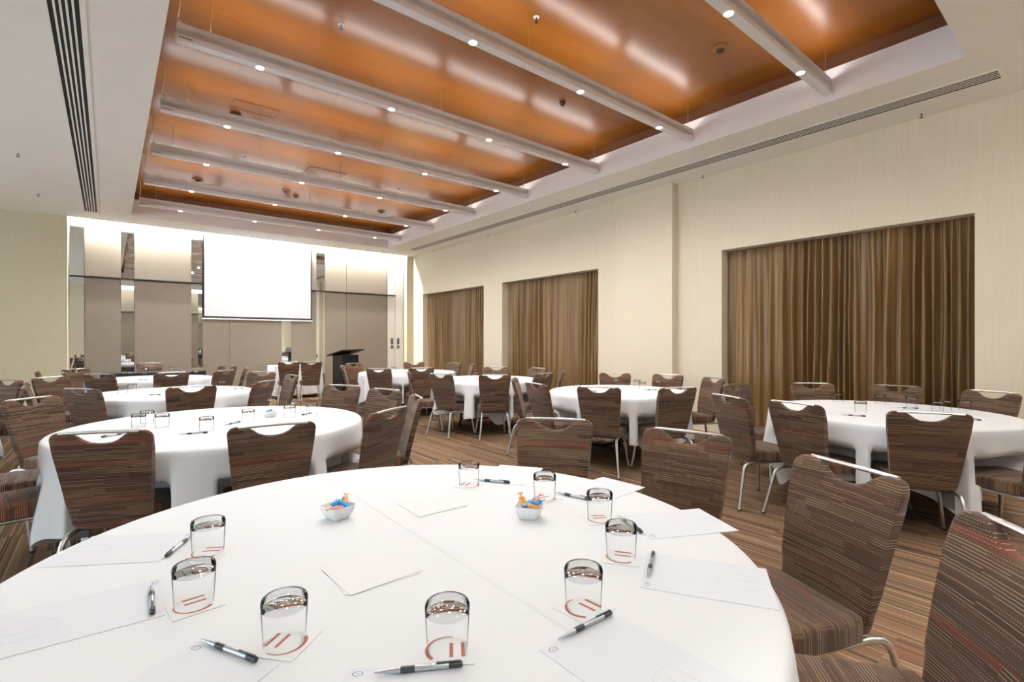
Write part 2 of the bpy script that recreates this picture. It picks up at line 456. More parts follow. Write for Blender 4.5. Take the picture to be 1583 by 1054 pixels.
# ------------------------------------------------------------------ beams with downlights
BEAMS = [1.87, 3.41, 4.96, 6.58, 8.19, 9.82, 11.45]
LX = [1.08, 2.38, 3.69, 5.03]
ZB, ZT_ = 3.85, 3.995
BL, BR, BW = .44, 5.68, .085
spot_data = bpy.data.lights.new('downlight', 'SPOT')
spot_data.energy = SPOT_W; spot_data.color = SPOT_COL; spot_data.spot_size = math.radians(172); spot_data.spot_blend = 0.9
spot_data.shadow_soft_size = .03
first = None
for bi, y in enumerate(BEAMS):
    lab = ('white ceiling beam with downlights, ' + ordinal(bi) + ' from the camera') if bi < 6 else 'white ceiling beam with downlights, farthest and nearest the screen'
    if first is None:
        t = thing('ceiling_beam', lab, 'beam', (0, y, ZB), 0, 'white beams hung under the copper ceiling')
        bm = NB(); box(bm, BL, BR, 0, BW, 0, ZT_ - ZB - .04, .003); box(bm, BL, BR, 0, .006, .05, ZT_ - ZB); box(bm, BL, BR, BW - .006, BW, .05, ZT_ - ZB); box(bm, BL, BL + .006, .006, BW - .006, .05, ZT_ - ZB); box(bm, BR - .006, BR, .006, BW - .006, .05, ZT_ - ZB)
        obj('beam_body', bm, M['beam'], t, False)
        obj('edge_slot', box(NB(), BL + .01, BL + .11, -.0015, .002, .022, .028), M['black'], t, False)
        for x in LX:
            bm = NB(); lathe(bm, [(.040, 0.0005), (.040, -.005), (.035, -.005), (.033, 0.0005)], 20, x, BW / 2, 0)
            d = obj('downlight', bm, M['beam'], t)
            bm = NB(); lathe(bm, [(0, -.009), (.016, -.008), (.027, -.004), (.033, 0.0004)], 16, x, BW / 2, 0)
            obj('bulb', bm, M['bulb'], d)
            bm = NB(); tube(bm, [(x - .585, BW / 2, ZT_ - ZB - .013), (x + .585, BW / 2, ZT_ - ZB - .013)], .012, 8)
            b_ = obj('batten_tube', bm, M['tube'], t)
            bm = NB(); box(bm, x - .60, x + .60, .02, BW - .02, ZT_ - ZB - .04, ZT_ - ZB - .027)
            obj('batten_tray', bm, M['beam'], b_, False)
        for x in (BL + .25, 3.0, BR - .04):
            bm = NB(); tube(bm, [(x, BW / 2, ZT_ - ZB), (x, BW / 2, ZC - ZB)], .003, 6)
            obj('hanger_rod', bm, M['cable'], t)
        bm = NB(); tube(bm, [(BL + .05, BW / 2, ZT_ - ZB + .004), (BL + .01, BW / 2, .2), (BL + .02, -.05, .30), (BL + .01, -.22, .40), (BL - .06, -.30, .405), (BL - .13, -.32, .41)], .007, 6)
        pc = obj('power_cable', bm, M['cable'], t)
        obj('junction_box', lathe(NB(), [(0, -.05), (.035, -.05), (.04, -.045), (.04, -.002), (0, 0)], 14, BL - .165, -.33, ZC - ZB), M['dark_red'], pc)
        first = t
    else:
        t = copy_tree(first); t.location = (0, y, ZB); t['label'] = lab
    for x in LX:
        lo = bpy.data.objects.new('downlight_lamp', spot_data); C.objects.link(lo)
        lo.location = (x, BW / 2, -.02); lo.parent = t

# added fill lights in the lower ceiling, beyond left and near frame edge
fill = bpy.data.lights.new('side_fill_spot', 'SPOT'); fill.energy = FILL_W; fill.color = SPOT_COL
fill.spot_size = math.radians(172); fill.spot_blend = 0.9; fill.shadow_soft_size = .04
k = 0
for q, (x, y) in enumerate([(-3.2, 2.2), (-3.2, 7.6), (.2, -1.05), (2.4, -1.05), (4.4, -1.0), (6.1, -.9)]):
    t = thing('added_fill_light', ('small round fill light added in the left ceiling strip, ' + ordinal(q) + ' from the camera') if q < 2 else ('small round fill light added in the ceiling behind the camera, ' + ordinal(q - 2) + ' from the left'), 'light', (x, y, H), 0, 'added fill lights outside the picture')
    bm = NB(); lathe(bm, [(.05, 0.0), (.05, -.006), (.036, -.006), (.034, -.001)], 20); obj('trim_ring', bm, M['beam'], t)
    bm = NB(); lathe(bm, [(0, -.005), (.025, -.004), (.034, -.001)], 16); obj('bulb', bm, M['bulb'], t)
    lo = bpy.data.objects.new('side_fill', fill); C.objects.link(lo); lo.location = (0, 0, -.03); lo.parent = t

# ------------------------------------------------------------------ sprinklers and detectors
def sprinkler(x, y, z, label):
    t = thing('fire_sprinkler', label, 'sprinkler', (x, y, z), 0, 'fire sprinklers')
    bm = NB(); lathe(bm, [(0, 0), (.028, 0), (.028, -.004), (.012, -.008), (0, -.008)], 16); obj('escutcheon', bm, M['beam'], t)
    bm = NB(); tube(bm, [(0, 0, -.006), (0, 0, -.030)], .006, 8)
    for s in (-1, 1): tube(bm, [(s * .004, 0, -.024), (s * .013, 0, -.036), (s * .003, 0, -.052)], .0025, 6)
    obj('frame_arms', bm, M['rail'], t)
    bm = NB(); lathe(bm, [(0, -.050), (.018, -.051), (.018, -.054), (0, -.055)], 12); obj('deflector', bm, M['rail'], t)
for i, (x, y) in enumerate([(6.75, 1.37), (6.75, 3.89), (6.75, 6.44), (6.75, 9.19), (6.75, 11.64)]):
    sprinkler(x, y, H, 'ceiling sprinkler beside the right wall, ' + ordinal(i) + ' from the camera')
for (x, y), w in zip([(-.9, 11.3), (-.91, 9.04)], ('farther', 'nearer')):
    sprinkler(x, y, H, 'ceiling sprinkler left of the left air vent, the ' + w + ' one')
for (x, y), w in zip([(1.68, 4.37), (3.02, 3.37), (1.67, 8.54), (4.32, 8.54)], ('left, between the second and third beam', 'just short of the second beam', 'left, beyond the fifth beam', 'right, beyond the fifth beam')):
    sprinkler(x, y + .22 * (w[0] == 'l' or w[0] == 'r'), ZC, 'sprinkler in the copper ceiling ' + w)

def detector(x, y, label, r=.06, dark=False, square=False):
    t = thing('smoke_detector', label, 'detector', (x, y, ZC), PI / 4 if square else 0, 'detectors on the copper ceiling')
    m = M['dark_red'] if dark else M['detector']
    if square:
        obj('base', box(NB(), -r, r, -r, r, -.02, 0, .004), m, t)
    else:
        bm = NB(); lathe(bm, [(0, 0), (r, 0), (r, -.012), (r * .8, -.022), (0, -.022)], 24); obj('base', bm, m, t)
    bm = NB(); lathe(bm, [(0, -.019), (r * .5, -.019), (r * .45, -.042), (r * .3, -.05), (0, -.05)], 20); obj('sensor_head', bm, M['dark_red'], t)
detector(4.35, 4.37, 'dark diamond shaped detector on the copper ceiling between second and third beam', .035, True, True)
detector(4.77, 2.56, 'round detector with dark centre on the copper ceiling between first and second beam', .075)
detector(1.28, 7.26, 'dark domed detector on the copper ceiling left, beyond the fourth beam', .065, True)
detector(2.69, 10.33, 'round dark detector on the copper ceiling, left one of two beyond the sixth beam', .07)
detector(2.95, 10.60, 'flat round detector on the copper ceiling, right one of two beyond the sixth beam', .06)
detector(4.80, 10.62, 'round detector on the copper ceiling right, beyond the sixth beam', .085)
detector(1.26, 10.62, 'round detector on the copper ceiling far left, beyond the sixth beam', .085)
t = thing('access_hatch', 'square access hatch outlined in the copper ceiling beyond the fifth beam', 'hatch', (2.95, 8.95, ZC))
obj('hatch_panel', box(NB(), -.3, .3, -.3, .3, -.004, 0), M['copper'], t, False)
bm = NB()
for a in ((-.312, -.3, -.312, .312), (.3, .312, -.312, .312), (-.3, .3, -.312, -.3), (-.3, .3, .3, .312)): box(bm, *a, -.006, 0)
obj('hatch_frame', bm, M['frieze'], t, False)
t = thing('access_hatch', 'square access hatch outlined in the copper ceiling beyond the fourth beam', 'hatch', (1.45, 6.95, ZC))
obj('hatch_panel', box(NB(), -.25, .25, -.12, .12, -.004, 0), M['copper'], t, False)
bm = NB()
for a in ((-.262, -.25, -.132, .132), (.25, .262, -.132, .132), (-.25, .25, -.132, -.12), (-.25, .25, .12, .132)): box(bm, *a, -.006, 0)
obj('hatch_frame', bm, M['frieze'], t, False)

# ------------------------------------------------------------------ curtains
def curtain(y0, y1, label, seed, group, top_gap=None):
    rnd = random.Random(seed)
    t = thing('curtain', label, 'curtain', (X1 + .19, (y0 + y1) / 2, 0), 0, group)
    L = y1 - y0; n = int(L / .0105); rows = [0.012, .15, .5, .95, 1.4, 1.8, 2.1, 2.35, 2.52, HEAD - .01]
    # irregular pleats: widths and depths vary, and some pleats merge on the way down
    ph = []; p = 0
    cur = rnd.uniform(.055, .10)
    for i in range(n + 1):
        p += 2 * PI * (L / n) / cur
        if rnd.random() < .12: cur = max(.055, min(.17, cur + rnd.uniform(-.04, .04)))
        ph.append(p)
    mod = [rnd.uniform(0, 2 * PI) for _ in range(6)]
    bm = NB(); G = []
    for z in rows:
        f = 1 - z / HEAD
        R = []
        for i in range(n + 1):
            y = -L / 2 + L * i / n
            a = (.030 + .030 * min(1, f * 3 + .15)) * (.75 + .45 * sin(y * 3.1 + mod[5]))
            w_ = ph[i] + .9 * f * sin(y * 5 + mod[0]) + .5 * sin(z * 2.1 + y * 9 + mod[1])
            d = a * (sin(w_) + .28 * sin(2 * w_ + .7)) + .018 * f * sin(y * 13 + mod[1] + 1.2 * f) + .016 * sin(y * 7.3 + mod[2] + 2.2 * f) + .007 * sin(ph[i] * 2.1 + mod[3])
            yy = y + .010 * sin(ph[i] * .5 + mod[4] + 2.5 * f) * min(1, f * 2)
            R.append(bm.verts.new((d, yy, z)))
        G.append(R)
    for a, b_ in zip(G, G[1:]):
        for i in range(n): bm.faces.new((a[i], a[i + 1], b_[i + 1], b_[i]))
    obj('drape', bm, M['curtain'], t, ang=180)
    obj('curtain_track', box(NB(), -.02, .02, -L / 2, L / 2, HEAD - .012, HEAD - .002), M['frieze'], t, False)
curtain(2.03, 3.66, 'bronze curtain filling the left half of the largest opening nearest the camera', 3, 'bronze curtains along the right wall')
curtain(.985, 2.02, 'bronze curtain filling the right half of the largest opening nearest the camera', 5, 'bronze curtains along the right wall')
curtain(6.03, 8.85, 'bronze curtain in the middle opening just left of the pilaster', 8, 'bronze curtains along the right wall')
curtain(9.58, 12.49, 'bronze curtain in the farthest opening beside the back wall', 11, 'bronze curtains along the right wall')

# ------------------------------------------------------------------ projection screen, lectern
t = thing('projection_screen', 'white pull-down projection screen with black border on the back wall', 'screen', (2.86, Y1 + .118, 1.86))
W = 1.2
obj('screen_cloth', box(NB(), -W + .03, W - .03, 0, .004, .05, 1.98), M['screen'], t, False)
bm = NB()
box(bm, -W, -W + .03, -.002, .006, .0, 1.98); box(bm, W - .03, W, -.002, .006, .0, 1.98); box(bm, -W + .03, W - .03, -.002, .006, .0, .05)
obj('black_border', bm, M['black'], t, False)
bm = NB(); tube(bm, [(-W - .01, .002, -.012), (W + .01, .002, -.012)], .016, 10); obj('weight_bar', bm, M['white_wall'], t)
obj('roller_bar', tube(NB(), [(-W - .02, .002, 1.99), (W + .02, .002, 1.99)], .012, 8), M['white_wall'], t)

t = thing('lectern', 'black wooden lectern with sloping top in front of the back wall', 'lectern', (4.26, 11.35, 0), .35)
bm = NB(); box(bm, -.24, .24, -.16, .16, .04, 1.02, .006); obj('body', bm, M['lectern'], t)
bm = NB(); box(bm, -.29, .29, -.22, .22, 0, .04, .006); obj('base', bm, M['lectern'], t)
bm = NB(); box(bm, -.33, .33, -.25, .25, 1.06, 1.09, .004)
for v in bm.verts: v.co.z += -v.co.y * .24 + v.co.x * .02
obj('sloping_top', bm, M['lectern'], t)
bm = NB(); box(bm, -.2, .2, -.168, -.158, .2, .9, .004); obj('front_panel', bm, M['black'], t)

# ------------------------------------------------------------------ chairs
CH = .885
def back_outline():
    """half width outline, right side, from the bottom centre to the dip in the top"""
    wb_, wt = .178, .222
    P = [(0, .365), (wb_ - .05, .365), (wb_ - .022, .371), (wb_ - .006, .386), (wb_, .405)]
    P += [(wb_ + (wt - wb_) * ((z - .405) / .44) ** 1.0, z) for z in (.52, .66, .78, .845)]
    for a in range(1, 6):
        an = a / 5 * PI / 2
        P.append((wt - .04 + .04 * cos(an), CH - .04 + .04 * sin(an)))
    P += [(.155, CH), (.125, CH - .006), (.100, CH - .022), (.075, CH - .042), (.048, CH - .055), (.02, CH - .060), (0, CH - .0605)]
    return P
def lean(z):
    f = (z - .365) / (CH - .365)
    return -.105 - .092 * f - .033 * f * f
def make_back():
    P = back_outline()
    pts = P + [(-x, z) for x, z in P[-2:0:-1]]
    bm = NB()
    T = .042
    fr = [bm.verts.new((x, 0, z)) for x, z in pts]
    f = bm.faces.new(fr)
    r = bmesh.ops.extrude_face_region(bm, geom=[f])
    vs_ = [g for g in r['geom'] if isinstance(g, bmesh.types.BMVert)]
    for v in vs_: v.co.y += T
    es = [e for e in bm.edges if abs(e.verts[0].co.y - e.verts[1].co.y) < 1e-6]
    bmesh.ops.bevel(bm, geom=es, offset=.013, segments=2, affect='EDGES', profile=.5)
    bmesh.ops.triangulate(bm, faces=[f for f in bm.faces if len(f.verts) > 8])
    for z in (.45, .53, .61, .69, .77):
        bmesh.ops.bisect_plane(bm, geom=bm.verts[:] + bm.edges[:] + bm.faces[:], plane_co=(0, 0, z), plane_no=(0, 0, 1))
    for v in bm.verts:
        v.co.y += lean(v.co.z) - T / 2 - .015 * (v.co.x / .22) ** 2 * -1.0
    return bm
def make_seat():
    bm = NB()
    hw, y0, y1, n = .205, -.082, .285, 10
    out = []
    for i in range(n + 1):
        x = -hw + 2 * hw * i / n
        out.append((x * (1.04), y1 + .022 * (1 - (x / hw) ** 2)))
    pts = [(-hw * .90, y0), (-hw * .98, y0 + .12)] + out + [(hw * .98, y0 + .12), (hw * .90, y0)]
    bot = [bm.verts.new((x, y, .372)) for x, y in pts]
    f = bm.faces.new(bot)
    r = bmesh.ops.extrude_face_region(bm, geom=[f])
    for v in [g for g in r['geom'] if isinstance(g, bmesh.types.BMVert)]: v.co.z = .452
    es = [e for e in bm.edges if abs(e.verts[0].co.z - e.verts[1].co.z) < 1e-6 and e.verts[0].co.z > .44]
    es += [e for e in bm.edges if abs(e.verts[0].co.z - e.verts[1].co.z) > .01 and abs(e.verts[0].co.x) > .18]
    bmesh.ops.bevel(bm, geom=es, offset=.022, segments=3, affect='EDGES', profile=.5)
    return bm
def leg_pts(sx, front):
    x0, x1 = .165 * sx, .215 * sx
    if front:
        return [(x0, .02, .357), (x0, .17, .357), (x0 + .004 * sx, .205, .352), (x0 + .008 * sx, .227, .335), (x0 + .013 * sx, .237, .305), (x0 + .03 * sx, .252, .15), (x1, .268, .006)]
    return [(x0, .02, .357), (x0, -.125, .357), (x0 + .004 * sx, -.165, .352), (x0 + .008 * sx, -.191, .335), (x0 + .013 * sx, -.203, .305), (x0 + .03 * sx, -.240, .15), (x1, -.275, .006)]
def make_chair():
    t = thing('banquet_chair', 'x', 'chair', (0, 0, 0), 0, 'x')
    obj('backrest', make_back(), M['fab_back'], t, ang=50)
    obj('seat', make_seat(), M['fab_seat'], t, ang=50)
    obj('seat_pan', box(NB(), -.165, .165, -.085, .255, .352, .374, .004), M['black'], t)
    for sx in (-1, 1):
        for fr in (0, 1):
            l = obj('leg', tube(NB(), leg_pts(sx, fr), .0125, 8, 1.0), M['alu'], t, ang=60)
            e = leg_pts(sx, fr)[-1]
            g = lathe(NB(), [(0, 0), (.0135, 0), (.0135, .012), (.0, .013)], 8, e[0], e[1], 0)
            obj('foot_cap', g, M['black'], l)
    yb = lean(CH)
    b_ = tube(NB(), [(-.172, yb - .004, CH - .004), (-.10, yb - .002, CH - .002), (0, yb, CH - .001), (.10, yb - .002, CH - .002), (.172, yb - .004, CH - .004)], .0085, 8, 1.2)
    obj('grip_bar', b_, M['alu'], t)
    return t
BACKY = -.235
chair0 = make_chair()
used = [False]
TAB = {}      # filled below: name -> (x, y, R)
DENT = {}     # table -> seats round it, relative to its centre
TABLES = dict(
    near=(.654, 1.30, .967, 'the nearest table'),
    mid=(.637, 4.10, .955, 'the second table behind the nearest one'),
    left3=(.58, 6.93, .82, 'the third table of the left row'),
    left4=(.54, 9.72, .82, 'the fourth table of the left row'),
    right1=(5.03, 1.26, .86, 'the table by the nearest curtain'),
    right2=(4.70, 3.79, .81, 'the table in front of the pilaster'),
    right3=(4.57, 6.28, .81, 'the table by the middle curtain'),
    right4=(4.44, 8.63, .90, 'the table by the farthest curtain'),
    bay=(-1.85, 7.1, .92, 'the table at the left edge'))

PLACES = []
def place(x, y, table, phrase, ang=None, push=True):
    """x, y: top centre of the backrest; the chair faces its table"""
    tx, ty, R, tn = TABLES[table]
    r = math.hypot(x - tx, y - ty); ph = math.atan2(y - ty, x - tx)
    if push: r = max(r, R + .20)
    face = ph + PI if ang is None else math.radians(ang)
    PLACES.append(dict(t=table, r=r, ph=ph, off=face - (ph + PI), s=phrase))
def pose(p):
    tx, ty, R, tn = TABLES[p['t']]
    a = p['ph'] + PI + p['off']
    bx_, by_ = tx + p['r'] * cos(p['ph']), ty + p['r'] * sin(p['ph'])
    return bx_ - BACKY * cos(a), by_ - BACKY * sin(a), a
def corners(p):
    ox, oy, a = pose(p); f = (cos(a), sin(a)); w = (sin(a), -cos(a))
    return [(ox + f[0] * u + w[0] * v, oy + f[1] * u + w[1] * v) for u, v in ((-.275, -.228), (-.275, .228), (.295, .215), (.295, -.215))], (f, w)
def clash(p, q):
    A, ax = corners(p); B, bx_ = corners(q)
    for n in ax + bx_:
        a = [n[0] * x + n[1] * y for x, y in A]; b_ = [n[0] * x + n[1] * y for x, y in B]
        if max(a) < min(b_) or max(b_) < min(a): return False
    return True
def build_chairs():
    # chairs at one table slide a little round it until no two touch
    for it in range(40):
        hit = False
        for i, p in enumerate(PLACES):
            for q in PLACES[:i]:
                if p['t'] == q['t'] and clash(p, q):
                    hit = True
                    d = (p['ph'] - q['ph'] + PI) % (2 * PI) - PI
                    s_ = .006 if d > 0 else -.006
                    p['ph'] += s_; q['ph'] -= s_
                    p['r'] += .002; q['r'] += .002
        if not hit: break
    for p in PLACES:
        tx, ty, R, tn = TABLES[p['t']]
        ox, oy, a = pose(p)
        if not used[0]: c = chair0; used[0] = True
        else: c = copy_tree(chair0)
        c.location = (ox, oy, 0); c.rotation_euler = (0, 0, a - PI / 2)
        c['label'] = 'striped chair ' + p['s']
        c['group'] = 'brown striped chairs around ' + tn
        DENT.setdefault(p['t'], []).append((ox - tx, oy - ty, a))

# around the nearest table
place(2.03, 2.10, 'near', 'across the nearest table, left of three on its far right side', -142)
place(2.27, 1.39, 'near', 'across the nearest table, middle of three on its right side', -168)
place(2.115, .63, 'near', 'turned from the nearest table, whole seat showing at right')
place(1.665, .12, 'near', 'cut by the bottom right corner of the picture')
# around the second table
place(-.035, 3.23, 'mid', 'seen from behind at left, with its back to the nearest table', 66, False)
place(.70, 2.92, 'mid', 'seen from behind between nearest and second table, middle of picture left half', 84)
place(1.47, 3.08, 'mid', 'with leaning bar, right of the second table, nearest of its right side', 122)
place(1.99, 3.69, 'mid', 'seen edge on, right of the second table')
place(1.88, 5.07, 'mid', 'facing us at the far right side of the second table', 212)
place(2.04, 4.36, 'mid', 'facing us beside the edge-on chair right of the second table', 195)
place(-.49, 5.50, 'mid', 'facing us at far left side of the second table', -45)
place(-.70, 3.93, 'mid', 'at left edge with only its seat in the picture, nearer of two', 12)
place(-.88, 4.58, 'mid', 'at left edge with only its seat in the picture, farther of two', 0)
# third table of the left row
place(-.04, 6.44, 'left3', 'seen from behind, left of two at the third table of left row')
place(.66, 6.06, 'left3', 'seen from behind, right of two at the third table of left row')
place(1.38, 6.15, 'left3', 'seen from behind at the near right of the third left table', 138)
place(1.92, 7.00, 'left3', 'nearly edge on at the right side of the third left table')
place(1.77, 8.02, 'left3', 'facing us at the far right of the third left table')
place(-.58, 8.55, 'left3', 'facing us at the far left of the third left table', -48)
place(-.66, 6.88, 'left3', 'at the left side of the third left table, near the left edge')
# fourth table of the left row
place(-.08, 9.02, 'left4', 'seen from behind, left of three at the fourth left table')
place(.73, 8.78, 'left4', 'seen from behind, middle of three at the fourth left table')
place(1.40, 8.80, 'left4', 'seen from behind, right of three at the fourth left table')
place(1.72, 10.40, 'left4', 'at the far right of the fourth left table, below the screen')
place(1.82, 9.35, 'left4', 'edge on at the right side of the fourth left table')
place(-.50, 9.62, 'left4', 'dark and narrow at the left side of the fourth left table')
place(-.47, 10.75, 'left4', 'edge on at the far left of the fourth left table, by a mirror')
place(-.80, 10.15, 'left4', 'half hidden at the left side of the fourth left table', 0)
# left edge
place(-.90, 8.22, 'bay', 'at the far right side of the table at the left edge', 222)
place(-.66, 7.45, 'bay', 'seen from the side at the table at the left edge', 186)
# table by the nearest curtain
place(3.98, 2.07, 'right1', 'with seat and legs showing, left of the table by the nearest curtain', -24)
place(3.95, 1.53, 'right1', 'seen from behind, left of two before the table by the nearest curtain')
place(4.05, .82, 'right1', 'seen from behind, right of two before the table by the nearest curtain')
place(4.52, .20, 'right1', 'cut by the right edge of the picture, at table by the nearest curtain')
place(5.93, 2.10, 'right1', 'against the nearest curtain, left of three')
place(6.22, 1.42, 'right1', 'against the nearest curtain, middle of three')
place(6.20, .84, 'right1', 'against the pale wall right of the nearest curtain')
place(5.12, 2.60, 'right1', 'with lit grip at the far left of the table by the nearest curtain')
# table in front of the pilaster
place(3.59, 3.95, 'right2', 'seen from behind, leftmost before the table in front of the pilaster')
place(3.88, 3.35, 'right2', 'seen from behind, middle before the table in front of the pilaster')
place(4.27, 2.80, 'right2', 'seen from behind, right before the table in front of the pilaster')
place(5.60, 4.55, 'right2', 'facing us before the pilaster, left of two')
place(5.90, 3.87, 'right2', 'facing us before the pilaster, right of two')
place(5.84, 3.25, 'right2', 'with its seat showing, between pilaster and nearest curtain')
place(3.80, 4.66, 'right2', 'edge on at left of the table in front of the pilaster')
# table by the middle curtain
place(3.73, 6.00, 'right3', 'seen from behind, left of two before the table by the middle curtain')
place(4.18, 5.50, 'right3', 'seen from behind, right of two before the table by the middle curtain')
place(3.48, 6.78, 'right3', 'side on with seat and legs showing, left of the middle curtain table')
place(4.68, 5.18, 'right3', 'seen from behind at right of the table by the middle curtain')
place(5.31, 6.95, 'right3', 'facing us before the wall strip left of the middle curtain')
place(5.63, 6.25, 'right3', 'facing us before the middle curtain, left of two')
place(5.45, 5.45, 'right3', 'turned sideways before the middle curtain, right of two')
# table by the farthest curtain
place(3.46, 7.78, 'right4', 'seen from behind before the table by the farthest curtain, left of two')
place(4.13, 7.52, 'right4', 'seen from behind before the table by the farthest curtain, right of two')
place(3.35, 9.15, 'right4', 'nearly side on in front of the lectern')
place(3.86, 9.90, 'right4', 'facing us directly in front of the lectern')
place(5.14, 9.70, 'right4', 'facing us before the farthest curtain, left of three')
place(5.60, 8.75, 'right4', 'facing us before the farthest curtain, middle of three')
place(5.58, 8.10, 'right4', 'turned sideways before the farthest curtain, right of three')

build_chairs()

# ------------------------------------------------------------------ tables and cloths
def make_cloth(name):
    tx, ty, R, tn = TABLES[name]
    rnd = random.Random(name); n = 240
    p = [rnd.uniform(0, 2 * PI) for _ in range(6)]
    c4 = rnd.uniform(0, PI / 2)
    bm = NB()
    rows = [(R * .5, 0), (R * .9, 0), (R - .016, 0), (R - .004, -.004), (R + .004, -.014)]
    ctr = bm.verts.new((0, 0, .75)); G = []
    for r, dz in rows: G.append([bm.verts.new((r * cos(2 * PI * i / n), r * sin(2 * PI * i / n), .75 + dz)) for i in range(n)])
    for f in (.07, .16, .25, .32, .39, .46, .53, .60, .70, .85, 1.0):
        ring = []
        for i in range(n):
            th = 2 * PI * i / n
            corner = max(0, cos(2 * (th - c4))) ** 6 if False else max(0, cos(4 * (th - c4))) ** 5
            hem = .27 - .15 * corner + .02 * sin(11 * th + p[0]) + .012 * sin(23 * th + p[1])
            z = .736 + (hem - .736) * f
            fold = .030 * sin(15 * th + p[2] + .9 * sin(3 * th + p[5])) + .022 * sin(9 * th + p[3]) + .012 * sin(26 * th + p[4]) + .055 * corner - .008
            r = R + .006 + .02 * f + fold * min(1, f * 1.25) ** 1.3
            x, y = r * cos(th), r * sin(th)
            for ox, oy, a in DENT.get(name, []):        # nor does it poke through a backrest
                u = (x - ox) * cos(a) + (y - oy) * sin(a); v = (x - ox) * sin(a) - (y - oy) * cos(a)
                lu = lean(max(z, .37)) + .045
                if abs(v) < .268 and -.38 < u < lu: x += (lu - u) * cos(a); y += (lu - u) * sin(a)
            k = max(0, min(1, (.585 - z) / .10)); k = k * k * (3 - 2 * k)
            if k > 0:                       # below seat height the cloth hangs round the seats pushed under it
                qx, qy = x, y
                for _ in range(10):
                    for ox, oy, a in DENT.get(name, []):
                        u = (qx - ox) * cos(a) + (qy - oy) * sin(a); v = (qx - ox) * sin(a) - (qy - oy) * cos(a)
                        if abs(v) < .25 and -.38 < u < .34:
                            qx += (.335 - u) * cos(a); qy += (.335 - u) * sin(a)
                x += (qx - x) * k; y += (qy - y) * k
            ring.append(bm.verts.new((x, y, z)))
        G.append(ring)
    for i in range(n): bm.faces.new((ctr, G[0][i], G[0][(i + 1) % n]))
    for a, b_ in zip(G, G[1:]):
        for i in range(n): bm.faces.new((a[i], a[(i + 1) % n], b_[(i + 1) % n], b_[i]))
    o = obj('tablecloth', bm, M['linen'], ang=180)
    o.location = (tx, ty, 0)
    tag(o, 'white cloth draped over ' + tn, 'tablecloth', 'white round tablecloths')
def make_table(name):
    tx, ty, R, tn = TABLES[name]
    t = thing('round_table', 'round folding table under the white cloth, ' + tn, 'table', (tx, ty, 0), 0, 'round banquet tables')
    bm = NB(); lathe(bm, [(0, .715), (R - .03, .715), (R - .012, .722), (R - .012, .738), (R - .03, .744), (0, .744)], 64); obj('tabletop', bm, M['board'], t)
    bm = NB(); box(bm, -.36, .36, -.03, .03, .66, .715); box(bm, -.03, .03, -.3, .3, .66, .715)
    obj('top_frame', bm, M['frame'], t)
    for sx in (-1, 1):
        for sy in (-1, 1):
            bm = NB(); tube(bm, [(.30 * sx, .2 * sy, .66), (.32 * sx, .22 * sy, .12), (.33 * sx, .24 * sy, .065)], .017, 8)
            l = obj('leg', bm, M['frame'], t)
            bm = NB(); tube(bm, [(.33 * sx - .012, .24 * sy, .03), (.33 * sx + .012, .24 * sy, .03)], .03, 14)
            obj('castor', bm, M['black'], l)
    bm = NB(); tube(bm, [(-.32, -.22, .14), (-.32, .22, .14)], .012, 8); tube(bm, [(.32, -.22, .14), (.32, .22, .14)], .012, 8); tube(bm, [(-.32, 0, .14), (.32, 0, .14)], .012, 8)
    obj('brace', bm, M['frame'], t)
for nme in TABLES: make_table(nme); make_cloth(nme)

# trestle tables along the back wall
def trestle(x0, x1, y0, y1, cloth, lab, clab, z=.745):
    cx, cy = (x0 + x1) / 2, (y0 + y1) / 2; w, d = (x1 - x0) / 2, (y1 - y0) / 2
    t = thing('trestle_table', lab, 'table', (cx, cy, 0))
    obj('tabletop', box(NB(), -w, w, -d, d, z - .03, z - .006, .003), M['board'], t)
    for sx in (-1, 1):
        for sy in (-1, 1):
            bm = NB(); tube(bm, [(sx * (w - .1), sy * (d - .08), z - .03), (sx * (w - .1), sy * (d - .06), .0)], .014, 8); obj('leg', bm, M['frame'], t)
    bm = NB(); e = .012
    top = [(-w - e, -d - e), (w + e, -d - e), (w + e, d + e), (-w - e, d + e)]
    n = 40; pts = []
    for (ax, ay), (bx_, by) in zip(top, top[1:] + top[:1]):
        for i in range(n): pts.append((ax + (bx_ - ax) * i / n, ay + (by - ay) * i / n))
    G = []
    for f in (0, .3, .65, 1.0):
        R = []
        for i, (x, y) in enumerate(pts):
            s = 1 + .02 * f * (1 + sin(i * 1.1)) / w
            R.append(bm.verts.new((x * s, y * (1 + .02 * f * (1 + sin(i * 1.1)) / d), z - f * (z - .09))))
        G.append(R)
    bm.faces.new(G[0])
    for a, b_ in zip(G, G[1:]):
        for i in range(len(pts)): bm.faces.new((a[i], a[(i + 1) % len(pts)], b_[(i + 1) % len(pts)], b_[i]))
    o = obj('tablecloth', bm, cloth, ang=50); o.location = (cx, cy, 0); tag(o, clab, 'tablecloth')
trestle(-.1, 1.5, 11.55, 12.15, M['black_cloth'], 'trestle table under black cloth along the back wall at left', 'black cloth over the trestle table along the back wall at left')
trestle(2.95, 4.0, 12.25, 12.85, M['linen'], 'trestle table under white cloth below the screen', 'white cloth over the trestle table below the screen', .76)
def place_free(x, y, phrase, ang, group):
    c = copy_tree(chair0); a = math.radians(ang)
    c.location = (x - BACKY * cos(a), y - BACKY * sin(a), 0); c.rotation_euler = (0, 0, a - PI / 2)
    c['label'] = 'striped chair ' + phrase; c['group'] = group
place_free(3.06, 11.50, 'seen from behind below the screen, left of two on the bare floor', 78, 'chairs along the back wall')
place_free(3.46, 11.25, 'seen from behind below the screen, right of two on the bare floor', 78, 'chairs along the back wall')
place_free(.66, 12.75, 'behind the black trestle table at the back wall', -92, 'chairs along the back wall')

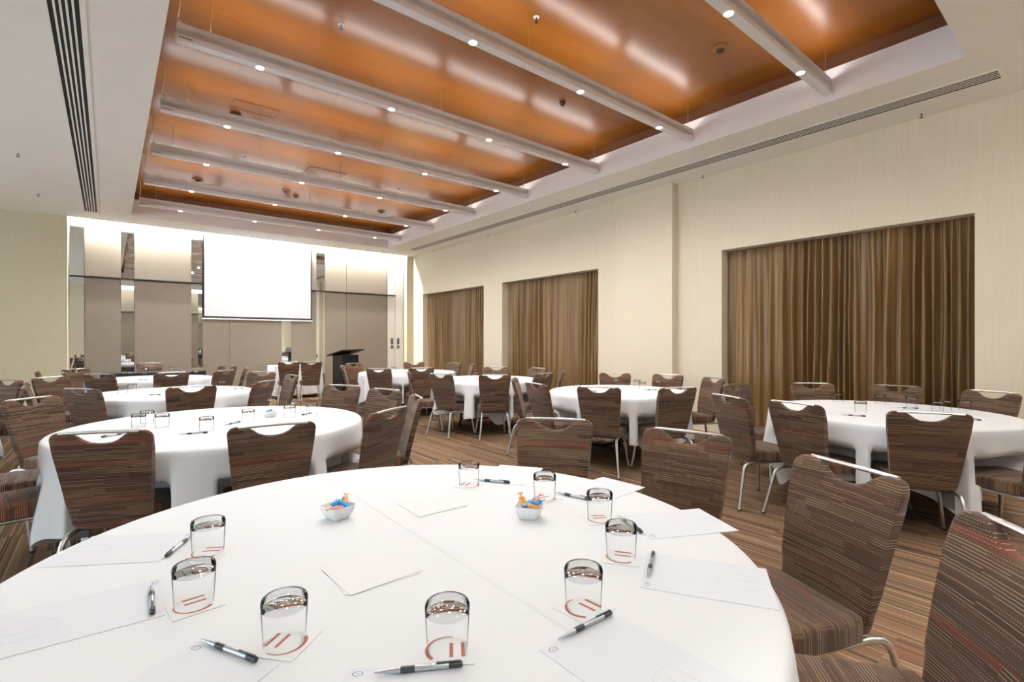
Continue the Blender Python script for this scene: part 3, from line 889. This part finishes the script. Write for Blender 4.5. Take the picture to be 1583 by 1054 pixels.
# ------------------------------------------------------------------ table setting
ZT0 = .7505
def glass(x, y, table, z=ZT0):
    """tumbler standing mouth down: thin wall, heavy base on top"""
    r0, r1, h = .038, .0435, .092
    if not GL:
        t = thing('glass_tumbler', 'x', 'glass')
        bm = NB(); lathe(bm, [(r0 - .0012, .001), (r0, 0), (r0 + .0006, .002), (r1 - .0012, h - .022)], 28)
        obj('wall', bm, M['thin_glass'], t, ang=60)
        bm = NB(); lathe(bm, [(0, h - .013), (r1 - .014, h - .015), (r1 - .005, h - .019), (r1 - .0012, h - .0215), (r1 - .0006, h - .008), (r1 - .003, h - .002), (r1 - .008, h), (0, h - .0015)], 28)
        obj('base', bm, M['base_glass'], t, ang=60)
        GSRC.append(t); o = t
    else:
        o = copy_tree(GSRC[0])
    o.location = (x, y, z); o.rotation_euler = (0, 0, random.uniform(0, 6))
    GL.setdefault(table, []).append(o)
GL = {}; GSRC = []

def arc_strip(bm, cx, cy, r, a0, a1, w0, w1, z, n=20):
    prev = None
    for i in range(n + 1):
        f = i / n; a = a0 + (a1 - a0) * f; w = w0 + (w1 - w0) * f
        A = bm.verts.new((cx + (r - w / 2) * cos(a), cy + (r - w / 2) * sin(a), z)); B = bm.verts.new((cx + (r + w / 2) * cos(a), cy + (r + w / 2) * sin(a), z))
        if prev: bm.faces.new((prev[0], prev[1], B, A))
        prev = (A, B)
def quad(bm, x0, x1, y0, y1, z): bm.faces.new([bm.verts.new(p) for p in ((x0, y0, z), (x1, y0, z), (x1, y1, z), (x0, y1, z))])

def make_coaster():
    t = thing('paper_coaster', 'x', 'coaster')
    bm = NB(); box(bm, -.05, .05, -.05, .05, 0, .0008); obj('card', bm, M['card'], t, False)
    bm = NB()
    arc_strip(bm, 0, 0, .039, math.radians(75), math.radians(225), .002, .008, .0010)
    quad(bm, .004, .011, -.026, .018, .0010); quad(bm, .026, .033, -.026, .018, .0010)
    obj('printed_emblem', bm, M['ink_red'], t, False)
    return t
def make_pad():
    t = thing('notepad', 'x', 'notepad')
    w, l = .105, .297                     # A4, top edge at y=0, body towards -y
    bm = NB(); box(bm, -w, w, -l, 0, 0, .0007); obj('sheets', bm, M['paper'], t, False)
    bm = NB()
    arc_strip(bm, -w + .022, -.016, .009, 0, 2 * PI, .0016, .0016, .0009, 24)
    for v in bm.verts: v.co.y = -.016 + (v.co.y + .016) * .7
    quad(bm, -w + .018, -w + .026, -.0165, -.0155, .0009)
    obj('blue_emblem', bm, M['ink_blue'], t, False)
    bm = NB()
    arc_strip(bm, .02, -.235, .055, math.radians(60), math.radians(240), .0015, .004, .0009)
    quad(bm, .012, .016, -.27, -.205, .0009); quad(bm, .045, .049, -.27, -.205, .0009)
    obj('pale_emblem', bm, M['watermark'], t, False)
    return t
def make_pen():
    t = thing('ballpoint_pen', 'x', 'pen')       # lies along +x, tip at x=0
    def rot(bm):
        for v in bm.verts: v.co = Vector((v.co.z, v.co.x, v.co.y + .0056))
        return bm
    obj('tip', rot(lathe(NB(), [(0, 0), (.0012, .0), (.0016, .003), (.0042, .028), (.0052, .045)], 12)), M['silver'], t)
    obj('grip', rot(lathe(NB(), [(.0052, .045), (.0056, .047), (.0056, .068), (.0052, .070)], 12)), M['pen_dark'], t)
    obj('barrel', rot(lathe(NB(), [(.0052, .070), (.0054, .072), (.0054, .128), (.0052, .130)], 12)), M['silver'], t)
    obj('cap', rot(lathe(NB(), [(.0052, .130), (.0055, .131), (.0053, .152), (.0044, .155), (0, .156)], 12)), M['pen_dark'], t)
    obj('clip', box(NB(), .108, .152, -.002, .002, .0112, .0128, .0005), M['pen_dark'], t)
    return t
coaster0, pad0, pen0 = make_coaster(), make_pad(), make_pen()
ITEMS = {'coaster': {}, 'pad': {}, 'pen': {}}
SRC = {'coaster': coaster0, 'pad': pad0, 'pen': pen0}; USED = set()
def put(kind, x, y, rz, table, z=ZT0):
    s = SRC[kind]
    if kind in USED: o = copy_tree(s)
    else: o = s; USED.add(kind)
    o.location = (x, y, z); o.rotation_euler = (0, 0, math.radians(rz))
    ITEMS[kind].setdefault(table, []).append(o)
# nearest table: coaster+glass pairs, pads (angle = way the pad's foot points), pens (tip -> end)
for x, y, rz in [(.216, 1.612, 60), (.149, 1.313, 95), (.267, 1.034, 130), (.503, .816, -32), (.815, .754, 5), (1.087, .867, 35), (1.263, 1.096, 60), (1.271, 1.372, 90), (1.145, 1.691, 120)]:
    put('coaster', x, y, rz, 'near'); glass(x, y, 'near', ZT0 + .0012)
def padat(cx, cy, out, table='near'): put('pad', cx, cy, out + 90, table)
for cx, cy, out in [(.16, 1.715, 148), (.10, 1.405, 177), (.187, 1.06, 211), (.418, .818, 233), (.742, .705, 271), (1.077, .785, 301), (1.30, .98, 334), (1.375, 1.30, 4), (1.26, 1.62, 34)]:
    padat(cx, cy, out)
for x, y, a in [(.079, 1.468, -92), (.140, 1.139, -63), (.363, .832, -30), (.684, .699, -1), (1.033, .742, 30), (.199, 1.775, 240), (1.325, 1.072, -113), (1.339, 1.388, -74), (1.203, 1.730, -58)]:
    put('pen', x, y, a, 'near', ZT0 + .0008)
# centre sheets
def sheet(x, y, w, l, rz, label):
    t = thing('paper_sheets', label, 'paper', (x, y, ZT0), math.radians(rz))
    obj('sheet', box(NB(), -w, w, -l, l, 0, .0008), M['card'], t, False)
    o = obj('sheet', box(NB(), -w, w, -l, l, .001, .0018), M['card'], t, False); o.rotation_euler = (0, 0, .10)
sheet(.525, 1.22, .095, .088, -3, 'two fanned white paper sheets left of the fold on the nearest table')
sheet(.905, 1.575, .095, .09, -6, 'two white paper sheets right of the fold on the nearest table')
# sweets bowls
def candy(x, y, z, mat, rz, ry, label, group):
    t = thing('wrapped_sweet', label, 'sweet', (x, y, z), 0, group)
    t.rotation_euler = (0, math.radians(ry), math.radians(rz))
    bm = NB(); box(bm, -.020, .020, -.010, .010, -.006, .006, .004, 2); obj('sweet_body', bm, mat, t)
    bm = NB()
    for s in (-1, 1):
        v = [bm.verts.new((s * .019, 0, 0)), bm.verts.new((s * .033, -.012, .003)), bm.verts.new((s * .035, 0, -.003)), bm.verts.new((s * .033, .012, .003))]
        bm.faces.new((v[0], v[1], v[2])); bm.faces.new((v[0], v[2], v[3]))
    obj('twisted_ends', bm, mat, t)
def bowl(x, y, rz, label, tn, sweets, s=1.0):
    t = thing('sweets_bowl', label, 'bowl', (x, y, ZT0), rz)
    bm = NB()
    def ring(hw, z, n=7):
        # rounded square ring
        R = []
        for i in range(28):
            a = 2 * PI * i / 28; c, s_ = cos(a), sin(a)
            q = (abs(c) ** n + abs(s_) ** n) ** (-1.0 / n)
            R.append(bm.verts.new((hw * c * q, hw * s_ * q, z)))
        return R
    Rs = [ring(.027, 0), ring(.029, .002), ring(.038, .020), ring(.044, .042), ring(.0435, .044), ring(.042, .043), ring(.036, .021), ring(.027, .007)]
    bm.faces.new(Rs[0])
    for a, b_ in zip(Rs, Rs[1:]):
        for i in range(28): bm.faces.new((a[i], a[(i + 1) % 28], b_[(i + 1) % 28], b_[i]))
    bm.faces.new(Rs[-1])
    obj('dish', bm, M['porcelain'], t, ang=50)
    for dx, dy, dz, m, r_, ry, w in sweets:
        candy(x + dx, y + dy, ZT0 + dz, M[m], r_, ry, w + ' in the ' + tn, 'wrapped sweets in white bowls')
bowl(.595, 1.655, .25, 'small square white bowl of sweets, left one on the nearest table', 'left bowl', [
    (-.012, -.004, .050, 'candy_blue', -20, -28, 'large blue wrapped sweet leaning'), (.014, -.016, .045, 'candy_blue', -40, 22, 'blue wrapped sweet at the front right'),
    (-.024, .006, .040, 'candy_cream', 60, 10, 'cream wrapped sweet at the left'), (-.012, -.022, .040, 'candy_pink', 0, 0, 'pink wrapped sweet at the front'), (.024, .010, .046, 'candy_orange', 50, -35, 'orange wrapped sweet at the right edge'),
    (0, .012, .030, 'candy_pink', 20, 0, 'pink wrapped sweet at the bottom')])
bowl(1.095, 1.255, .68, 'small square white bowl of sweets, right one on the nearest table', 'right bowl', [
    (-.016, .016, .050, 'candy_orange', 80, -50, 'orange wrapped sweet upright at the left'), (-.012, -.002, .045, 'candy_blue', -10, -25, 'blue wrapped sweet at the left'),
    (.014, -.016, .046, 'candy_blue', -70, -30, 'blue wrapped sweet at the right'), (.018, -.010, .050, 'candy_pink', -60, -60, 'pink wrapped sweet upright at the right'),
    (-.002, -.020, .042, 'candy_orange', -20, 15, 'orange wrapped sweet at the front'), (.004, .010, .030, 'candy_cream', 20, 0, 'cream wrapped sweet at the bottom')])
# the other tables
for x, y in [(.214, 4.40), (.285, 4.15), (.50, 3.80), (.79, 4.02), (1.10, 4.68), (1.20, 4.32), (1.25, 4.06), (1.085, 4.06), (.16, 4.25)]:
    put('coaster', x, y, random.uniform(0, 360), 'mid'); glass(x, y, 'mid', ZT0 + .0012)
bowl(.975, 4.18, .4, 'small square white bowl of sweets on the second table', 'bowl on the second table', [(-.01, 0, .048, 'candy_blue', 30, -20, 'blue wrapped sweet'), (.012, .008, .044, 'candy_blue', -30, 15, 'blue wrapped sweet at the right'), (0, -.012, .040, 'candy_cream', 0, 0, 'cream wrapped sweet')])
for x, y, a in [(.34, 3.72, -15), (.62, 3.93, 40), (.10, 3.99, -150), (1.30, 4.18, -140)]: put('pen', x, y, a, 'mid', ZT0 + .002)
for cx, cy, out in [(.10, 4.02, 196), (.36, 3.72, 232), (.78, 3.60, 285), (1.25, 4.25, 10), (1.08, 3.75, 320), (.22, 4.45, 140)]: padat(cx, cy, out, 'mid')
def setting(table, gl, pens, pads):
    for x, y in gl: glass(x, y, table)
    for x, y, a in pens: put('pen', x, y, a, table, ZT0 + .002)
    for x, y, a in pads: padat(x, y, a, table)
setting('right1', [(5.50, 1.75), (4.84, 1.38), (5.64, 1.45), (5.62, 1.21), (5.53, .96), (5.40, .99), (5.66, .86)], [(4.50, 1.41, -70), (5.36, 1.26, -60), (5.06, .80, -120)], [(4.78, 1.45, 165), (4.83, 1.12, 205), (5.30, .95, 300)])
setting('right2', [(5.16, 4.20), (5.30, 3.97), (5.07, 3.72), (5.37, 3.70), (4.35, 4.12)], [(4.32, 4.0, -60), (4.95, 3.6, -30)], [(4.40, 3.75, 182), (4.60, 3.40, 250)])
setting('right3', [(4.62, 6.60), (5.05, 6.22), (4.35, 6.30), (4.84, 6.45)], [(4.5, 5.95, -40)], [(4.35, 6.05, 215)])
setting('right4', [(4.26, 8.87), (4.78, 9.10), (4.88, 8.90)], [(4.2, 8.4, -40)], [(4.1, 8.4, 215)])
setting('left3', [(.215, 7.35), (.44, 7.05), (1.10, 7.10), (.12, 7.0)], [(.32, 6.68, -40), (1.17, 6.93, -40)], [(.95, 6.70, 310), (.30, 6.72, 230)])
setting('left4', [(.20, 10.25), (.28, 10.10), (.45, 9.82), (1.05, 9.88), (1.14, 9.80)], [(.33, 9.40, -40)], [(.40, 9.45, 240)])
setting('bay', [(-1.25, 7.0), (-1.3, 6.7)], [(-1.2, 6.85, 40)], [(-1.25, 6.6, -30)])
glass(.55, 11.75, 'black', .7455); glass(.95, 11.72, 'black', .7455)
SHORT = {'near': 'the nearest table', 'mid': 'the second table', 'left3': 'the third left table', 'left4': 'the fourth left table', 'right1': 'the table by the nearest curtain',
         'right2': 'the table before the pilaster', 'right3': 'the middle curtain table', 'right4': 'the farthest curtain table', 'bay': 'the table at the left edge', 'black': 'the black trestle table'}
def number(dct, head, cat, group):
    for tb, os_ in dct.items():
        os_.sort(key=lambda o: px(o.location.x, o.location.y, 0))
        for i, o in enumerate(os_):
            tag(o, head + ' on ' + SHORT[tb] + (', ' + ordinal(i) + ' from the left' if len(os_) > 1 else ''), cat, group)
number(GL, 'upturned clear glass tumbler', 'glass', 'upturned glass tumblers')
number(ITEMS['coaster'], 'white coaster with reddish emblem', 'coaster', 'paper coasters')
number(ITEMS['pad'], 'white notepad with blue emblem', 'notepad', 'white notepads')
number(ITEMS['pen'], 'silver and dark ballpoint pen', 'pen', 'ballpoint pens')
